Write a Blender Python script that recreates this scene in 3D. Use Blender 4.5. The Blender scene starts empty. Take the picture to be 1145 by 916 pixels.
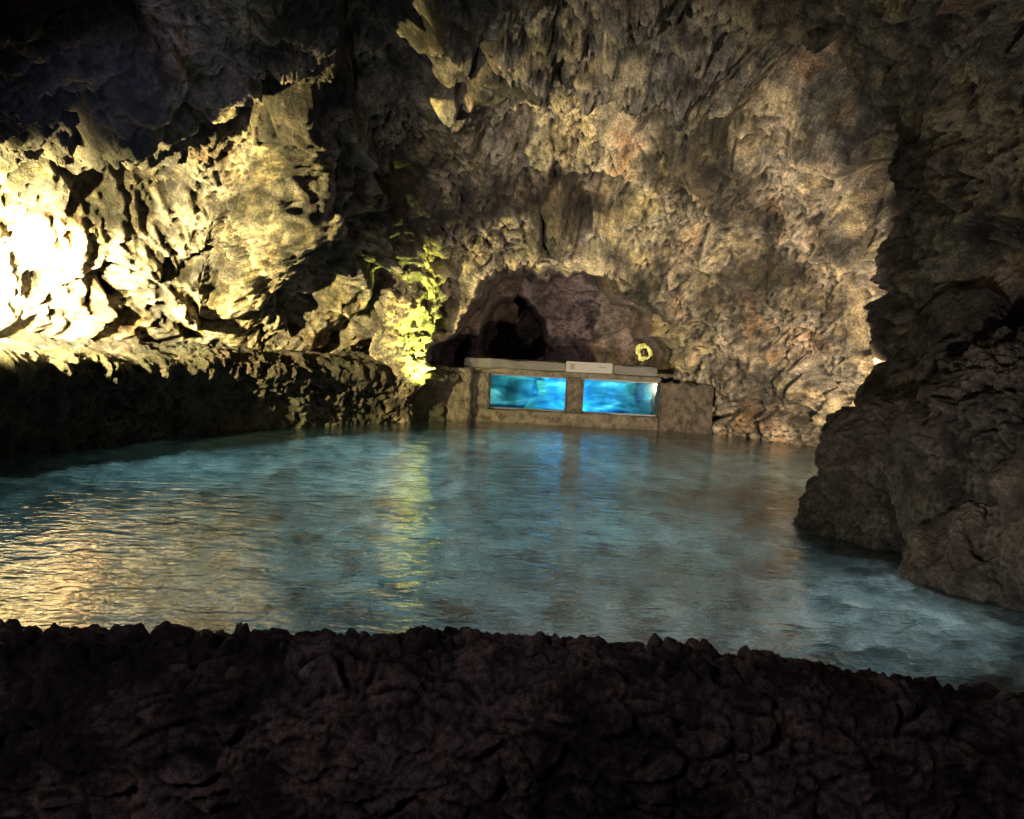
import bpy, math, numpy as np
from mathutils import Vector, Matrix
scene = bpy.context.scene
R = np.random.RandomState(7)
PERM = R.permutation(256).astype(np.int32)
G = R.normal(size=(256,3)); G /= np.linalg.norm(G,axis=1)[:,None]; G=G.astype(np.float32)
J = R.rand(256,3).astype(np.float32)
def hsh(x,y,z):
    return PERM[(PERM[(PERM[x&255]+y)&255]+z)&255]
def perlin(p):
    p=p.astype(np.float32); i=np.floor(p).astype(np.int32); f=p-i
    u=f*f*f*(f*(f*6-15)+10)
    out=np.zeros(len(p),np.float32)
    for dx in (0,1):
        wx=u[:,0] if dx else 1-u[:,0]
        for dy in (0,1):
            wy=u[:,1] if dy else 1-u[:,1]
            for dz in (0,1):
                wz=u[:,2] if dz else 1-u[:,2]
                g=G[hsh(i[:,0]+dx,i[:,1]+dy,i[:,2]+dz)]
                out+=wx*wy*wz*(g[:,0]*(f[:,0]-dx)+g[:,1]*(f[:,1]-dy)+g[:,2]*(f[:,2]-dz))
    return out*1.5
def worley(p):
    p=p.astype(np.float32); i=np.floor(p).astype(np.int32); f=p-i
    F1=np.full(len(p),9.,np.float32); F2=F1.copy(); ID=np.zeros(len(p),np.int32)
    for dx in (-1,0,1):
        for dy in (-1,0,1):
            for dz in (-1,0,1):
                h=hsh(i[:,0]+dx,i[:,1]+dy,i[:,2]+dz); j=J[h]
                d=np.sqrt((j[:,0]+dx-f[:,0])**2+(j[:,1]+dy-f[:,1])**2+(j[:,2]+dz-f[:,2])**2)
                c=d<F1
                F2=np.where(c,F1,np.minimum(F2,d)); ID=np.where(c,h,ID); F1=np.where(c,d,F1)
    return F1,F2,ID
def ss(a,b,x):
    t=np.clip((x-a)/(b-a),0,1); return t*t*(3-2*t)
def warp(p,s,a):
    return p+a*np.stack([perlin(p*s+11),perlin(p*s+37),perlin(p*s+71)],1)
def rock_h(p,big=1.0,mid=1.0,fine=1.0):
    q=warp(p,1.1,0.25)
    h=big*(0.95*perlin(q*0.31+3)+.5*perlin(q*.62+43))
    q1=warp(q,3.1,.10)
    F1,F2,ID=worley(q1*0.8)
    e=ss(0.0,0.2,F2-F1)
    h+=mid*e*(0.24*(1-F1*F1*1.3)+0.36*(J[ID][:,0]-0.5))
    q2=warp(p,2.6,0.14)
    q3=warp(q2,7,.04)
    F1,F2,ID=worley(q3*2.1)
    e=ss(0.0,0.22,F2-F1)
    rg=.45+.8*ss(-.25,.35,perlin(q*.55+61))
    h+=mid*rg*e*(0.10*(1-F1*F1*1.3)+0.15*(J[ID][:,1]-0.5))
    F1,F2,ID=worley(q3*5.6+7)
    e=ss(0.0,0.3,F2-F1)
    h+=fine*rg*e*(0.03*(1-F1*F1)+0.06*(J[ID][:,2]-0.5))
    h-=mid*0.42*ss(0.25,0.42,perlin(q1*.85+29))
    h-=fine*rg*0.15*ss(0.24,0.42,perlin(q3*2.3+5))
    h-=fine*rg*0.05*ss(0.22,0.4,perlin(q3*6.3+5))
    h+=fine*(0.15*perlin(q2*1.7+13)+0.10*perlin(p*3.9)+rg*(0.07*perlin(p*8.3)+0.038*perlin(p*16.)+.02*perlin(p*31.)))
    return h
def grid_mesh(name,P,closed_s=False,mat=None,smooth=True,flip=False,mask=None,mat2=None):
    ns,nt=P.shape[:2]
    idx=np.arange(ns*nt).reshape(ns,nt)
    if closed_s: idx=np.vstack([idx,idx[:1]])
    a=idx[:-1,:-1].ravel();b=idx[1:,:-1].ravel();c=idx[1:,1:].ravel();d=idx[:-1,1:].ravel()
    F=np.stack([a,b,c,d] if not flip else [d,c,b,a],1)
    me=bpy.data.meshes.new(name); me.vertices.add(ns*nt)
    me.vertices.foreach_set('co',P.reshape(-1).astype(np.float32))
    me.loops.add(F.size); me.loops.foreach_set('vertex_index',F.ravel().astype(np.int32))
    me.polygons.add(len(F)); me.polygons.foreach_set('loop_start',np.arange(0,F.size,4,dtype=np.int32))
    me.update(calc_edges=True)
    me.polygons.foreach_set('use_smooth',np.full(len(F),smooth))
    if mat: me.materials.append(mat)
    if mask is not None:
        me.materials.append(mat2); me.polygons.foreach_set('material_index',(mask.ravel()[F[:,0]]>.5).astype(np.int32))
    ob=bpy.data.objects.new(name,me); scene.collection.objects.link(ob)
    return ob
def normals(P,closed=False):
    if closed: ds=np.roll(P,-1,0)-np.roll(P,1,0)
    else: ds=np.gradient(P,axis=0)
    dt=np.gradient(P,axis=1)
    n=np.cross(ds,dt); l=np.linalg.norm(n,axis=2,keepdims=True); return n/np.maximum(l,1e-9)
def resample(pts,n,closed=False,sm=True):
    pts=np.array(pts,float)
    if closed: pts=np.vstack([pts,pts[:1]])
    m=len(pts); out=[]
    for i in range(m-1):
        if closed:
            p0=pts[(i-1)%(m-1)];p3=pts[(i+2)%(m-1)]
        else:
            p0=pts[max(i-1,0)];p3=pts[min(i+2,m-1)]
        p1=pts[i];p2=pts[i+1]
        for t in np.linspace(0,1,40,endpoint=False):
            out.append(0.5*((2*p1)+(-p0+p2)*t+(2*p0-5*p1+4*p2-p3)*t*t+(-p0+3*p1-3*p2+p3)*t**3))
    out.append(pts[-1]); out=np.array(out)
    L=np.concatenate([[0],np.cumsum(np.linalg.norm(np.diff(out,axis=0),axis=1))])
    s=np.linspace(0,L[-1],n,endpoint=not closed)
    return np.stack([np.interp(s,L,out[:,k]) for k in range(out.shape[1])],1)

# ---------- materials
def mat_new(name):
    m=bpy.data.materials.new(name); m.use_nodes=True; nt=m.node_tree
    return m,nt,nt.nodes['Principled BSDF']
def rock_mat(name,cols,rough=0.75,bump=1.0,scale=1.0,crev=True,spec=0.3,moss=0.0,stain=0.0):
    m,nt,b=mat_new(name); N=nt.nodes; L=nt.links
    tc=N.new('ShaderNodeTexCoord')
    def noise(s,d=4,r=0.6,dist=0.0):
        n=N.new('ShaderNodeTexNoise'); n.inputs['Scale'].default_value=s*scale; n.inputs['Detail'].default_value=d
        n.inputs['Roughness'].default_value=r; n.inputs['Distortion'].default_value=dist
        L.new(tc.outputs['Object'],n.inputs['Vector']); return n
    def mul(A,B,f):
        mx=N.new('ShaderNodeMix'); mx.data_type='RGBA'; mx.blend_type='MULTIPLY'; mx.inputs['Factor'].default_value=f
        L.new(A,mx.inputs['A']); L.new(B,mx.inputs['B']); return mx.outputs['Result']
    def ramp(src,p0,c0,p1,c1):
        r=N.new('ShaderNodeValToRGB'); e=r.color_ramp.elements
        e[0].position=p0; e[0].color=(*c0,1); e[1].position=p1; e[1].color=(*c1,1); L.new(src,r.inputs['Fac']); return r
    n1=noise(0.7,5,0.65); n2=noise(2.2,5,0.7); n3=noise(26,4,0.75)
    cr=ramp(n1.outputs['Fac'],.35,cols[0],.66,cols[-1]); e=cr.color_ramp.elements
    for k,c in enumerate(cols[1:-1]):
        x=e.new(0.35+0.31*(k+1)/(len(cols)-1)); x.color=(*c,1)
    out=mul(cr.outputs['Color'],ramp(n2.outputs['Fac'],.36,(.13,.12,.12),.57,(1.3,1.25,1.2)).outputs['Color'],.85)
    out=mul(out,ramp(n3.outputs['Fac'],.38,(.3,.3,.3),.6,(1.25,1.25,1.25)).outputs['Color'],.7)
    if stain:
        ns=noise(.38,5,.64)
        out=mul(out,ramp(ns.outputs['Fac'],.44,(.07,.07,.075),.55,(1.15,1.15,1.15)).outputs['Color'],stain)
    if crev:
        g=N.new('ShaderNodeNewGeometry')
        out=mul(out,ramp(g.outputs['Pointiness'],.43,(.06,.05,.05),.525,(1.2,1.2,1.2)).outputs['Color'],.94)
    L.new(out,b.inputs['Base Color'])
    b.inputs['Roughness'].default_value=rough; b.inputs['Specular IOR Level'].default_value=spec
    ad=N.new('ShaderNodeMath'); ad.operation='MULTIPLY_ADD'; ad.inputs[1].default_value=.3
    nb=noise(6,6,0.8)
    L.new(n3.outputs['Fac'],ad.inputs[0]); L.new(nb.outputs['Fac'],ad.inputs[2])
    b1=N.new('ShaderNodeBump'); b1.inputs['Distance'].default_value=0.16/scale; b1.inputs['Strength'].default_value=1.0*min(1,bump)
    if bump>1: b1.inputs['Distance'].default_value*=bump
    L.new(ad.outputs[0],b1.inputs['Height'])
    L.new(b1.outputs['Normal'],b.inputs['Normal'])
    return m
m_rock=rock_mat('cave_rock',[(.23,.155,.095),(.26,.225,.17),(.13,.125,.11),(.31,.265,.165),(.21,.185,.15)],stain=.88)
m_niche_shade=rock_mat('niche_shade_rock',[(.06,.045,.04),(.09,.07,.07),(.05,.045,.045)],bump=.7)  # darker rock colour paints the shade inside the arch recess
m_dark=rock_mat('dark_wet_basalt',[(.055,.045,.04),(.12,.10,.085),(.07,.07,.055),(.16,.14,.12)],rough=0.6,spec=.4)
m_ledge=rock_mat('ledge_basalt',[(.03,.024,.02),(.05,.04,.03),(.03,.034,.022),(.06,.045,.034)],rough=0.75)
m_parapet=rock_mat('lava_stone_wall',[(.07,.055,.055),(.17,.13,.12),(.09,.08,.10),(.22,.17,.15)],rough=0.8,scale=4.0,spec=.25,stain=.85)
m_conc=rock_mat('weathered_concrete',[(.03,.026,.021),(.046,.04,.033),(.035,.032,.028)],rough=0.85,scale=3,bump=.5,crev=False)
m_pebble=rock_mat('pebbled_concrete',[(.024,.021,.018),(.055,.046,.038),(.035,.03,.026)],rough=0.85,scale=3,bump=1.3,crev=False)

# ---------- cave shell
outline=[(-8.6,7.5),(-8.3,9.6),(-7.8,11.6),(-7.0,13.3),(-5.9,14.4),(-4.9,14.6),(-4.2,15.2),(-3.5,16.3),(-2.8,17.3),(-1.9,18.1),(-.5,18.6),(1,18.8),(2.6,18.7),(4.0,18.2),(5.2,17.3),
 (6.2,16.2),(6.9,14.6),(6.8,12.8),(6.0,11.3),(5.6,10.0),(5.5,8.4),(5.8,6.4),(6.0,3.5),(5.6,-.5),(3.5,-3.8),(0,-4.6),(-4,-4),(-7,-1),(-8.3,3.5)]
NS,NT=1800,500
O=resample(outline,NS,closed=True)
C=np.array([0,7.0])
H=6.6
tt=np.linspace(0,1,NT)
low=tt<0.12
z=np.where(low,-1.6+1.6*tt/0.12,0); a=np.where(low,0,(tt-0.12)/0.88*(math.pi/2)*0.995)
k=np.cos(a)**0.62; zz=np.where(low,z,H*np.sin(a)**1.05)
P=np.zeros((NS,NT,3))
P[:,:,0]=C[0]+(O[:,0:1]-C[0])*k; P[:,:,1]=C[1]+(O[:,1:2]-C[1])*k; P[:,:,2]=zz
def bulge(c,r,d,sc=(1,1,1)):
    e=(((P-np.array(c))/np.array(sc))**2).sum(2)/r**2
    P[:]+=np.exp(-e)[:,:,None]*np.array(d)
X,Y,Z=P[:,:,0].copy(),P[:,:,1].copy(),P[:,:,2].copy()
wob=.12*perlin(P.reshape(-1,3)*.9+5).reshape(X.shape)
wob2=.12*perlin(P.reshape(-1,3)*2.9+5).reshape(X.shape)
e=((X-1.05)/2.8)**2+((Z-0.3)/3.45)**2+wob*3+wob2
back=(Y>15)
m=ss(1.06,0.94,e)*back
lip=np.exp(-((e-1.22)/.16)**2)*back
bulge((-6.6,10.9,6.0),1.5,(1.1,-1.2,-.7),(1.4,1.4,.8))
bulge((-3.9,14.3,3.6),1.0,(.9,-1.0,-.2),(.8,1,1.5))
bulge((-3.0,16.3,3.4),.8,(.9,-.9,0),(.8,1,1.5))
bulge((5.4,9.5,3.2),1.0,(-.5,-.2,0),(.8,1,1.2))
n=normals(P,True)
cen=np.array([0,8,2.5]); s=np.sign((n*(cen-P)).sum(2).mean()); n*=s
pf=P.reshape(-1,3); h=rock_h(pf)
h=h*(1-0.7*m.reshape(-1))+.35*lip.reshape(-1)
lowleft=(ss(2.1,1.2,pf[:,2])*(pf[:,0]<-1.2)*(pf[:,1]>6))
h=h*(1-.5*lowleft)-.45*lowleft
qf=warp(pf,1.2,.35)
for c,sc,amt in [((2.5,14.4,5.8),(1.3,1.0,.7),-1.9),((2.5,13.2,6.2),(1.6,.45,.5),.6),((1.7,16.6,4.6),(.7,.7,.35),-1.6),
   ((-2.1,10.8,6.3),(.6,1.5,.8),-1.9),((-2.2,13.2,5.6),(.6,1.2,1.0),-1.9),((-1.9,15.4,4.6),(.5,1,1.1),-1.6),((.7,11.2,6.4),(.7,1.0,.6),-2.0),
   ((.5,10.4,6.4),(.9,.4,.5),.5),((4.1,12.0,5.7),(.7,1.1,.5),-1.5),((5.0,8.9,2.75),(.5,.9,.45),-1.0),((5.6,13.2,4.6),(.4,.9,.5),-1.0)]:
    ee=(((qf-np.array(c))/np.array(sc))**2).sum(1); h=h+amt*np.exp(-ee)
Pd=(pf+n.reshape(-1,3)*h[:,None]).reshape(P.shape)
e2=((X+.1)/.85)**2+((Z-1.8)/1.0)**2+wob*5+wob2*2.5
Pd[:,:,1]+=3.6*m+2.6*ss(1.1,.8,e2)*back
grid_mesh('cave_wall',Pd,closed_s=True,mat=m_rock,flip=bool(s<0),mask=m,mat2=m_niche_shade)

# ---------- rock ledge
shore=resample([(-8.5,4.5),(-7.2,7.4),(-6.5,9.9),(-5.7,12.0),(-4.4,14.0),(-2.9,15.8),(-1.6,16.9),(-.75,17.7)],800)
tn=np.gradient(shore,axis=0); tn/=np.linalg.norm(tn,axis=1)[:,None]
nrm=np.stack([tn[:,1],-tn[:,0]],1)
prof=resample([(.0,-1.5),(-.15,-.3),(-.2,.2),(-.1,.7),(.10,1.15),(-.12,1.36),(-.8,1.42),(-2.2,1.5),(-3.4,1.6)],230)
P=np.zeros((800,230,3))
ht=np.interp(np.arange(800),[0,500,700,799],[.93,.98,.9,.68])
for j in range(230):
    P[:,j,:2]=shore+nrm*prof[j,0]; P[:,j,2]=prof[j,1]*np.where(prof[j,1]>0,ht,1)
n=normals(P); 
if n[400,100,0]<0: n=-n; fl=True
else: fl=False
pf=P.reshape(-1,3); h=rock_h(pf,.12,.2,.6)
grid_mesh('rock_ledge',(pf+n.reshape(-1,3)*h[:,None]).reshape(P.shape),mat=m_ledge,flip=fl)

# ---------- boulders
def boulder(c,r,seed,rot=0,nu=420,nv=260,mat=m_dark,name='basalt_boulder',amp=1.0,lean=(0,0),fine=.7):
    u=np.linspace(0,2*math.pi,nu,endpoint=False); v=np.linspace(-math.pi/2+.01,math.pi/2-.01,nv)
    U,V=np.meshgrid(u,v,indexing='ij')
    S=np.stack([np.cos(V)*np.cos(U),np.cos(V)*np.sin(U),np.sin(V)],2)
    P=S*np.array(r); cr,sr=math.cos(rot),math.sin(rot)
    P=np.stack([P[:,:,0]*cr-P[:,:,1]*sr,P[:,:,0]*sr+P[:,:,1]*cr,P[:,:,2]],2)
    P[:,:,0]+=lean[0]*P[:,:,2]; P[:,:,1]+=lean[1]*P[:,:,2]
    n=S/np.array(r); n/=np.linalg.norm(n,axis=2,keepdims=True)
    n=np.stack([n[:,:,0]*cr-n[:,:,1]*sr,n[:,:,0]*sr+n[:,:,1]*cr,n[:,:,2]],2)
    pf=P.reshape(-1,3)+np.array(c); hh=rock_h(pf+seed*13.7,.4*amp,.5*amp,fine*amp)
    Q=P.reshape(-1,3)+n.reshape(-1,3)*hh[:,None]
    ob=grid_mesh(name,Q.reshape(P.shape),closed_s=True,mat=mat); ob.location=c; return ob
boulder((4.1,8.7,.35),(.75,.9,1.2),1,.3,lean=(.35,0))
boulder((4.8,7.8,1.05),(.8,1.0,1.2),2,.2,lean=(.2,0))
boulder((4.45,6.9,.1),(1.0,.7,.55),3,-.2)
boulder((5.0,6.2,.4),(.9,1.0,1.0),4)
boulder((5.3,9.6,1.2),(.8,1.0,1.4),6)
boulder((-2.5,16.6,2.0),(.5,.6,1.9),5,0,320,320,m_rock,'rock_buttress',.8,lean=(-.08,0),fine=1.2)

# ---------- parapet
path=resample([(-5,1.6),(-3,2.35),(-1.6,2.62),(0,2.72),(1.6,2.62),(3,2.4),(5,1.6)],1500)
tn=np.gradient(path,axis=0); tn/=np.linalg.norm(tn,axis=1)[:,None]; nrm=np.stack([tn[:,1],-tn[:,0]],1)
prof=resample([(.38,-.3),(.34,.1),(.28,.45),(.2,.72),(.08,.85),(-.08,.87),(-.18,.78),(-.25,.3),(-.3,-1.2)],420)
P=np.zeros((1500,420,3))
for j in range(420):
    P[:,j,:2]=path+nrm*prof[j,0]; P[:,j,2]=prof[j,1]-.06*ss(.6,2.2,path[:,0])
n=normals(P)
fl=n[750,80,1]>0
if fl: n=-n
pf=P.reshape(-1,3); q=warp(pf,5,.05)
F1,F2,ID=worley(q*np.array([7,7,14])); e=ss(0,.3,F2-F1)
h=.025*e+.05*(J[ID][:,0]-.5)*e
F1,F2,ID=worley(q*np.array([19,19,26])+3); e=ss(0,.35,F2-F1)
h+=.010*e+.018*(J[ID][:,1]-.5)*e+.05*perlin(pf*1.7)+.02*perlin(pf*9)+.01*perlin(pf*22)+.006*perlin(pf*45)
grid_mesh('stone_parapet_wall',(pf+n.reshape(-1,3)*h[:,None]).reshape(P.shape),mat=m_parapet,flip=fl)

def sheet(name,x0,x1,y0,y1,nx,ny,f,mat):
    xs=np.linspace(x0,x1,nx); ys=np.linspace(y0,y1,ny); A,B=np.meshgrid(xs,ys,indexing='ij')
    P=np.stack([A,B,np.zeros_like(A)],2); P[:,:,2]=f(P.reshape(-1,3)).reshape(nx,ny)
    return grid_mesh(name,P,mat=mat)
sheet('walkway',-8,7,-4.5,2.4,120,80,lambda p:.2+.02*perlin(p*2),m_parapet)
m_floor=rock_mat('pool_bed_stone',[(.14,.17,.16),(.36,.37,.35),(.18,.22,.22),(.46,.45,.40)],rough=.8,bump=.6,scale=1.3,crev=False)
def fl_h(p):
    q=warp(p,.8,.4)
    F1,F2,ID=worley(q*np.array([2.6,2.6,0])+np.array([0,0,.5]))
    return -1.35+.2*perlin(q*.5)+.06*perlin(q*1.5)+.04*perlin(q*3.5)+.02*perlin(q*9)+.26*(1-F1)*J[ID][:,0]+.85*ss(1.2,3.8,p[:,0])*ss(11,7,p[:,1])
sheet('pool_bed',-9.5,8,2.4,21,500,500,fl_h,m_floor)

# ---------- water (real refraction)
m,nt,b=mat_new('pool_water'); N=nt.nodes; L=nt.links; N.remove(b)
out=[x for x in N if x.type=='OUTPUT_MATERIAL'][0]
tc=N.new('ShaderNodeTexCoord'); mp=N.new('ShaderNodeMapping'); mp.inputs['Scale'].default_value=(1.0,1.7,1); L.new(tc.outputs['Object'],mp.inputs['Vector'])
def nz(s,d,r,di=0):
    x=N.new('ShaderNodeTexNoise'); x.inputs['Scale'].default_value=s; x.inputs['Detail'].default_value=d; x.inputs['Roughness'].default_value=r; x.inputs['Distortion'].default_value=di
    L.new(mp.outputs['Vector'],x.inputs['Vector']); return x
a1=nz(2.0,2,.5,.6); a2=nz(8,2,.5,.4)
ad=N.new('ShaderNodeMath'); ad.operation='MULTIPLY_ADD'; ad.inputs[1].default_value=.32; L.new(a2.outputs['Fac'],ad.inputs[0]); L.new(a1.outputs['Fac'],ad.inputs[2])
bv=N.new('ShaderNodeBump'); bv.inputs['Strength'].default_value=1; bv.inputs['Distance'].default_value=.028; L.new(ad.outputs[0],bv.inputs['Height'])
gl=N.new('ShaderNodeBsdfGlossy'); gl.inputs['Roughness'].default_value=.05; gl.inputs['Color'].default_value=(1,1,1,1); L.new(bv.outputs['Normal'],gl.inputs['Normal'])
tr=N.new('ShaderNodeBsdfRefraction'); tr.inputs['Color'].default_value=(.78,.94,.95,1); tr.inputs['IOR'].default_value=1.33; tr.inputs['Roughness'].default_value=.01; L.new(bv.outputs['Normal'],tr.inputs['Normal'])
fr=N.new('ShaderNodeFresnel'); fr.inputs['IOR'].default_value=1.75; L.new(bv.outputs['Normal'],fr.inputs['Normal'])
di=N.new('ShaderNodeBsdfDiffuse'); di.inputs['Color'].default_value=(.12,.22,.24,1); L.new(bv.outputs['Normal'],di.inputs['Normal'])
m0=N.new('ShaderNodeMixShader'); m0.inputs['Fac'].default_value=.03; L.new(tr.outputs[0],m0.inputs[1]); L.new(di.outputs[0],m0.inputs[2])
m1=N.new('ShaderNodeMixShader'); L.new(fr.outputs[0],m1.inputs['Fac']); L.new(m0.outputs[0],m1.inputs[1]); L.new(gl.outputs[0],m1.inputs[2])
L.new(m1.outputs[0],out.inputs['Surface'])
sheet('pool_water',-9.5,8,2.6,17.6,60,60,lambda p:0*p[:,0],m)

# ---------- dam
dam=bpy.data.objects.new('observation_window_dam',None); scene.collection.objects.link(dam)
def box(name,x0,x1,y0,y1,z0,z1,mat,parent=None,bev=.02,rot=0,div=1,jit=0):
    import bmesh
    bm=bmesh.new(); bmesh.ops.create_cube(bm,size=1)
    bmesh.ops.scale(bm,vec=(x1-x0,y1-y0,z1-z0),verts=bm.verts)
    if bev: bmesh.ops.bevel(bm,geom=bm.edges[:],offset=bev,segments=2,affect='EDGES')
    if jit:
        bmesh.ops.subdivide_edges(bm,edges=[e for e in bm.edges if e.calc_length()>.2],cuts=14,use_grid_fill=True)
        vs=np.array([v.co[:] for v in bm.verts])+np.array([x0,y0,z0])
        d=np.stack([perlin(vs*5),perlin(vs*5+9),perlin(vs*5+17)],1)*jit+np.stack([perlin(vs*17),perlin(vs*17+9),perlin(vs*17+17)],1)*jit*.5
        for v,dd in zip(bm.verts,d): v.co+=Vector(dd.tolist())
    me=bpy.data.meshes.new(name); bm.to_mesh(me); bm.free()
    me.materials.append(mat)
    ob=bpy.data.objects.new(name,me); scene.collection.objects.link(ob)
    ob.location=((x0+x1)/2,(y0+y1)/2,(z0+z1)/2); ob.rotation_euler=(0,0,rot)
    if parent: ob.parent=parent
    return ob
box('sill',-.9,3.22,17.45,18.0,-1.4,.27,m_conc,dam,jit=.04)
box('left_pillar',-.9,-.53,17.47,17.95,.275,1.05,m_conc,dam,jit=.03)
box('middle_pillar',1.19,1.52,17.43,17.95,.275,1.05,m_pebble,dam,jit=.03)
box('right_block',3.225,4.35,17.40,18.6,-1.4,1.03,m_pebble,dam,jit=.07)
box('top_beam',-1.0,3.215,17.5,17.95,1.055,1.16,m_conc,dam,jit=.02)
m_rail,_,b=mat_new('dark_metal_rail'); b.inputs['Base Color'].default_value=(.015,.015,.016,1); b.inputs['Roughness'].default_value=.6; b.inputs['Metallic'].default_value=.3
box('coping',-1.1,3.15,17.62,18.2,1.165,1.36,m_rail,dam,jit=.03)
box('tank_floor',-1,4.3,18.0,19.6,-.2,.15,m_conc,dam)
box('tank_cover',-1,3.9,18.21,19.9,1.08,1.2,m_dark,dam)
box('tank_end',-1.0,-.85,18.01,19.6,.155,1.075,m_conc,dam); box('tank_end',3.6,3.75,18.61,19.6,.155,1.075,m_conc,dam)
m_tank,nt,b=mat_new('tank_backing_light_streaks'); b.inputs['Roughness'].default_value=.9; b.inputs['Specular IOR Level'].default_value=.05
tc=nt.nodes.new('ShaderNodeTexCoord'); mp=nt.nodes.new('ShaderNodeMapping'); mp.inputs['Scale'].default_value=(.7,.7,2.2); mp.inputs['Rotation'].default_value=(0,.35,0)
nn=nt.nodes.new('ShaderNodeTexNoise'); nn.inputs['Scale'].default_value=1.5; nn.inputs['Detail'].default_value=4; nn.inputs['Distortion'].default_value=.8
rr=nt.nodes.new('ShaderNodeValToRGB'); e=rr.color_ramp.elements; e[0].position=.38; e[0].color=(.05,.13,.2,1); e[1].position=.68; e[1].color=(.85,.9,.9,1); x=e.new(.57); x.color=(.16,.34,.40,1)  # pale end of the ramp paints wavy water light onto the backing
nt.links.new(tc.outputs['Object'],mp.inputs[0]); nt.links.new(mp.outputs[0],nn.inputs['Vector']); nt.links.new(nn.outputs['Fac'],rr.inputs[0]); nt.links.new(rr.outputs[0],b.inputs['Base Color'])
xs=np.linspace(-1,4.3,200); zs=np.linspace(0,1.1,60); A,B=np.meshgrid(xs,zs,indexing='ij')
P=np.stack([A,18.9+0*A,B],2); pf=P.reshape(-1,3); P[:,:,1]+=(.3*perlin(pf*1.5)+.12*perlin(pf*3)).reshape(A.shape)
P[:,:,1]-=.6*ss(.6,.0,B)
ob=grid_mesh('tank_back',P,mat=m_tank); ob.parent=dam
mg,nt,b=mat_new('window_glass'); N=nt.nodes; L=nt.links; N.remove(b)
out=[x for x in N if x.type=='OUTPUT_MATERIAL'][0]
tr=N.new('ShaderNodeBsdfTransparent'); tr.inputs['Color'].default_value=(.6,.92,1,1); gl=N.new('ShaderNodeBsdfGlossy'); gl.inputs['Roughness'].default_value=.05
mm=N.new('ShaderNodeMixShader'); mm.inputs['Fac'].default_value=.05; L.new(tr.outputs[0],mm.inputs[1]); L.new(gl.outputs[0],mm.inputs[2]); L.new(mm.outputs[0],out.inputs['Surface'])
for x0,x1 in((-.53,1.19),(1.52,3.225)):
    box('glass_pane',x0+.003,x1-.003,17.70,17.72,.272,1.052,mg,dam,bev=0)
m_frame,_,b=mat_new('dark_metal'); b.inputs['Base Color'].default_value=(.03,.035,.04,1); b.inputs['Metallic'].default_value=.6; b.inputs['Roughness'].default_value=.5
for x0,x1 in((-.53,1.19),(1.52,3.225)):
    for nm,bx in(('frame_bottom',(x0+.04,x1-.04,.275,.31)),('frame_top',(x0+.04,x1-.04,1.01,1.05)),('frame_left',(x0+.002,x0+.038,.275,1.05)),('frame_right',(x1-.038,x1-.002,.275,1.05))):
        box(nm,bx[0],bx[1],17.64,17.69,bx[2],bx[3],m_frame,dam,bev=.005)
w=box('concrete_wing_wall',-2.0,-.9,17.3,17.6,-1,1.15,m_conc,None,jit=.05); w.rotation_euler=(0,0,-.15)
sg=bpy.data.objects.new('information_sign',None); scene.collection.objects.link(sg)
m_sign,nt,b=mat_new('sign_face'); b.inputs['Base Color'].default_value=(.055,.055,.06,1); b.inputs['Roughness'].default_value=.6
m_txt,_,b2=mat_new('sign_text'); b2.inputs['Base Color'].default_value=(.015,.015,.015,1)
box('panel',1.13,2.15,17.57,17.60,1.17,1.40,m_sign,sg,bev=.008)
box('symbol',1.22,1.32,17.562,17.568,1.23,1.35,m_txt,sg,bev=0); box('text_line',1.85,2.0,17.562,17.568,1.29,1.32,m_txt,sg,bev=0)
bpy.ops.mesh.primitive_torus_add(major_radius=.15,minor_radius=.045,major_segments=40,minor_segments=14,location=(2.95,18.45,1.66),rotation=(math.radians(80),0,.2))
rl=bpy.context.object; rl.name='glow_ring'  # unidentified ring; its yellow-green glow is added by emission
for v in rl.data.vertices:
    nn=perlin(np.array([[v.co.x*9,v.co.y*9,v.co.z*9]]))[0]; v.co*=1+.45*float(nn)
m_r,nt,b=mat_new('glow_ring_surface'); b.inputs['Base Color'].default_value=(.2,.2,.06,1)
nz_=nt.nodes.new('ShaderNodeTexNoise'); nz_.inputs['Scale'].default_value=9; mr=nt.nodes.new('ShaderNodeMapRange'); mr.inputs[1].default_value=.45; mr.inputs[2].default_value=.7; mr.inputs[4].default_value=.6
nt.links.new(nz_.outputs['Fac'],mr.inputs[0]); nt.links.new(mr.outputs[0],b.inputs['Emission Strength']); b.inputs['Emission Color'].default_value=(.7,.8,.2,1)
rl.data.materials.append(m_r)
m_hub,_,b=mat_new('ring_stem_dark'); b.inputs['Base Color'].default_value=(.03,.03,.03,1); b.inputs['Roughness'].default_value=.6
bpy.ops.mesh.primitive_cylinder_add(radius=.022,depth=.75,location=(2.95,18.5,1.33)); st=bpy.context.object; st.name='ring_stem'; st.data.materials.append(m_hub)
bpy.context.view_layer.update(); mw=st.matrix_world.copy(); st.parent=rl; st.matrix_parent_inverse=rl.matrix_world.inverted(); st.matrix_world=mw

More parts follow.
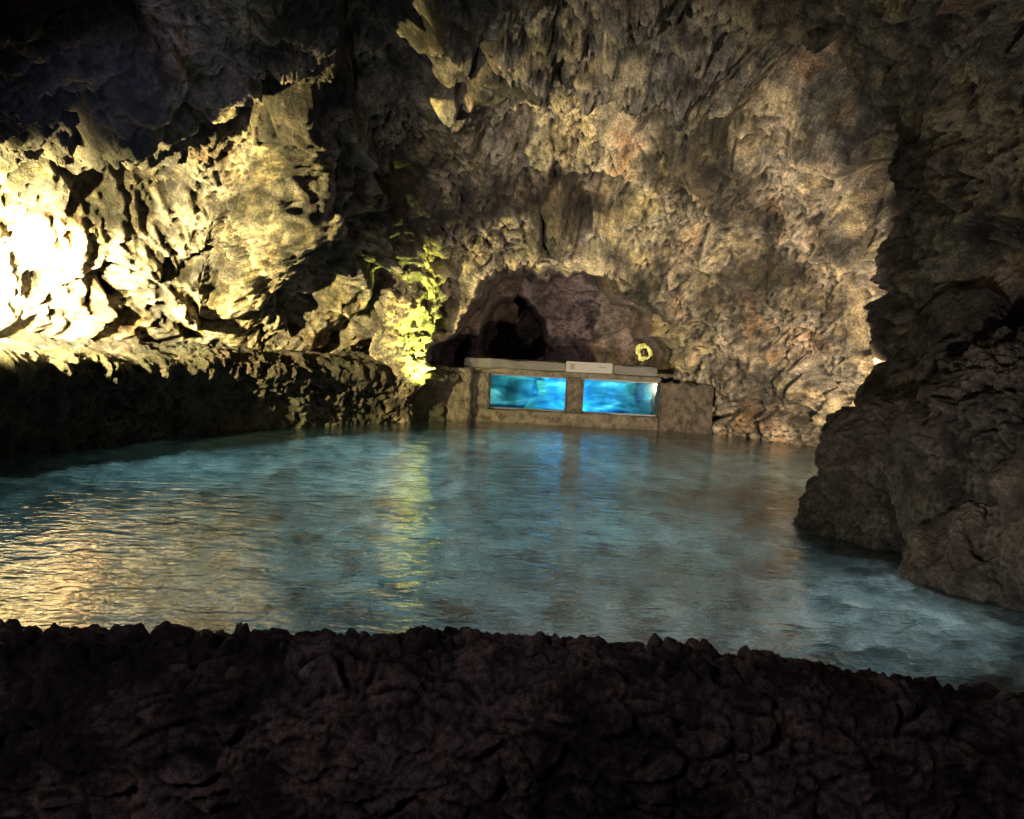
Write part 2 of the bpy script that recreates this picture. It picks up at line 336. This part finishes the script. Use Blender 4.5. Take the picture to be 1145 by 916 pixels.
# ---------- lights
def lamp(name,kind,loc,col,w,size=.1,target=None,ang=90,blend=.5):
    l=bpy.data.lights.new(name,kind); l.color=col; l.energy=w
    if kind in('POINT','SPOT'): l.shadow_soft_size=size
    if kind=='AREA': l.size=size
    if kind=='SPOT': l.spot_size=math.radians(ang); l.spot_blend=blend
    o=bpy.data.objects.new(name,l); scene.collection.objects.link(o); o.location=loc
    if target is not None: o.rotation_euler=(Vector(target)-Vector(loc)).to_track_quat('-Z','Y').to_euler()
    return o
lamp('wall_flood_lamp','SPOT',(-7.0,9.2,2.0),(1,.80,.32),17000,.06,(-7.2,12.8,3.0),140,.6)
lamp('wall_flood_lamp','SPOT',(-7.3,10.7,1.95),(1,.85,.50),8500,.06,(-7.5,12.5,2.5),125,.8)  # second flood, added out of frame to whiten the far-left wall
lamp('unseen_pool_edge_spot','SPOT',(-4.6,4.4,.4),(1,.87,.72),11500,.05,(2.8,15.7,3.6),50,1.0)
lamp('unseen_pool_edge_spot','SPOT',(-1.0,3.5,.4),(.85,.88,1),600,.06,(-3.0,14,6.6),46,.8)
lamp('unseen_pool_edge_spot','SPOT',(1.2,3.4,.45),(1,.9,.78),600,.06,(6,9.5,3.7),85,.8)  # unseen fill added to brighten the right boulders and upper-right wall
lamp('rock_flood_lamp','SPOT',(4.6,10.7,.5),(1,.76,.48),4500,.06,(4.6,16.5,2.4),110,.6)
lamp('column_spot_lamp','SPOT',(-1.2,15.9,.3),(.92,1,.16),5000,.03,(-2.0,16.45,1.6),50,.5)
lamp('niche_lamp','SPOT',(3.0,18.6,1.35),(1,.8,.78),200,.05,(.5,21.2,2.3),140,.5)
lamp('blue_shadow_tint_light','SPOT',(-4.0,8,3.4),(.45,.5,1),110,.08,(-6,12,5.6),80,1)  # added light without a fixture, tints the upper-left shadows blue
lamp('tank_lamp','AREA',(1.4,18.15,.97),(.08,.5,1),48,.5,(1.6,18.9,.3))
for x,y,w in((0.3,15.6,30),(-2.4,14.0,48),(-4.6,11.6,40),(-1.6,11.6,44),(2.2,13.2,22),(-4.4,8.4,13),(-1.2,8.6,26),(1.6,9.6,26),(3.0,6.6,14),(.6,6.4,16),(4.4,14.8,9),(-2.2,6.2,12)):
    lamp('underwater_fill_panel','AREA',(x,y,-.12),(.50,.88,1) if y>8 else (.75,.9,1),w,1.8,(x,y,-2))  # unseen one-sided fill panels added under the surface to light the bed
lamp('walkway_lamp','POINT',(-2.5,-1.0,3.6),(1,.84,.92),190,.2)

# ---------- world + camera
w=bpy.data.worlds.new('World'); scene.world=w; w.use_nodes=True; nt=w.node_tree
sky=nt.nodes.new('ShaderNodeTexSky'); sky.sky_type='NISHITA'; sky.sun_disc=False; sky.sun_elevation=math.radians(2)
nt.links.new(sky.outputs[0],nt.nodes['Background'].inputs[0]); nt.nodes['Background'].inputs[1].default_value=.01
cam=bpy.data.cameras.new('camera'); co=bpy.data.objects.new('camera',cam); scene.collection.objects.link(co); scene.camera=co
cam.sensor_width=36; cam.lens=36*898/1145; cam.clip_end=200; cam.clip_start=.05
p=math.radians(5.6); r=math.radians(3.0)
co.matrix_world=Matrix.Translation((0,0,2.0))@Matrix.Rotation(math.pi/2-p,4,'X')@Matrix.Rotation(r,4,'Z')
scene.view_settings.view_transform='Standard'; scene.view_settings.look='None'; scene.view_settings.exposure=0
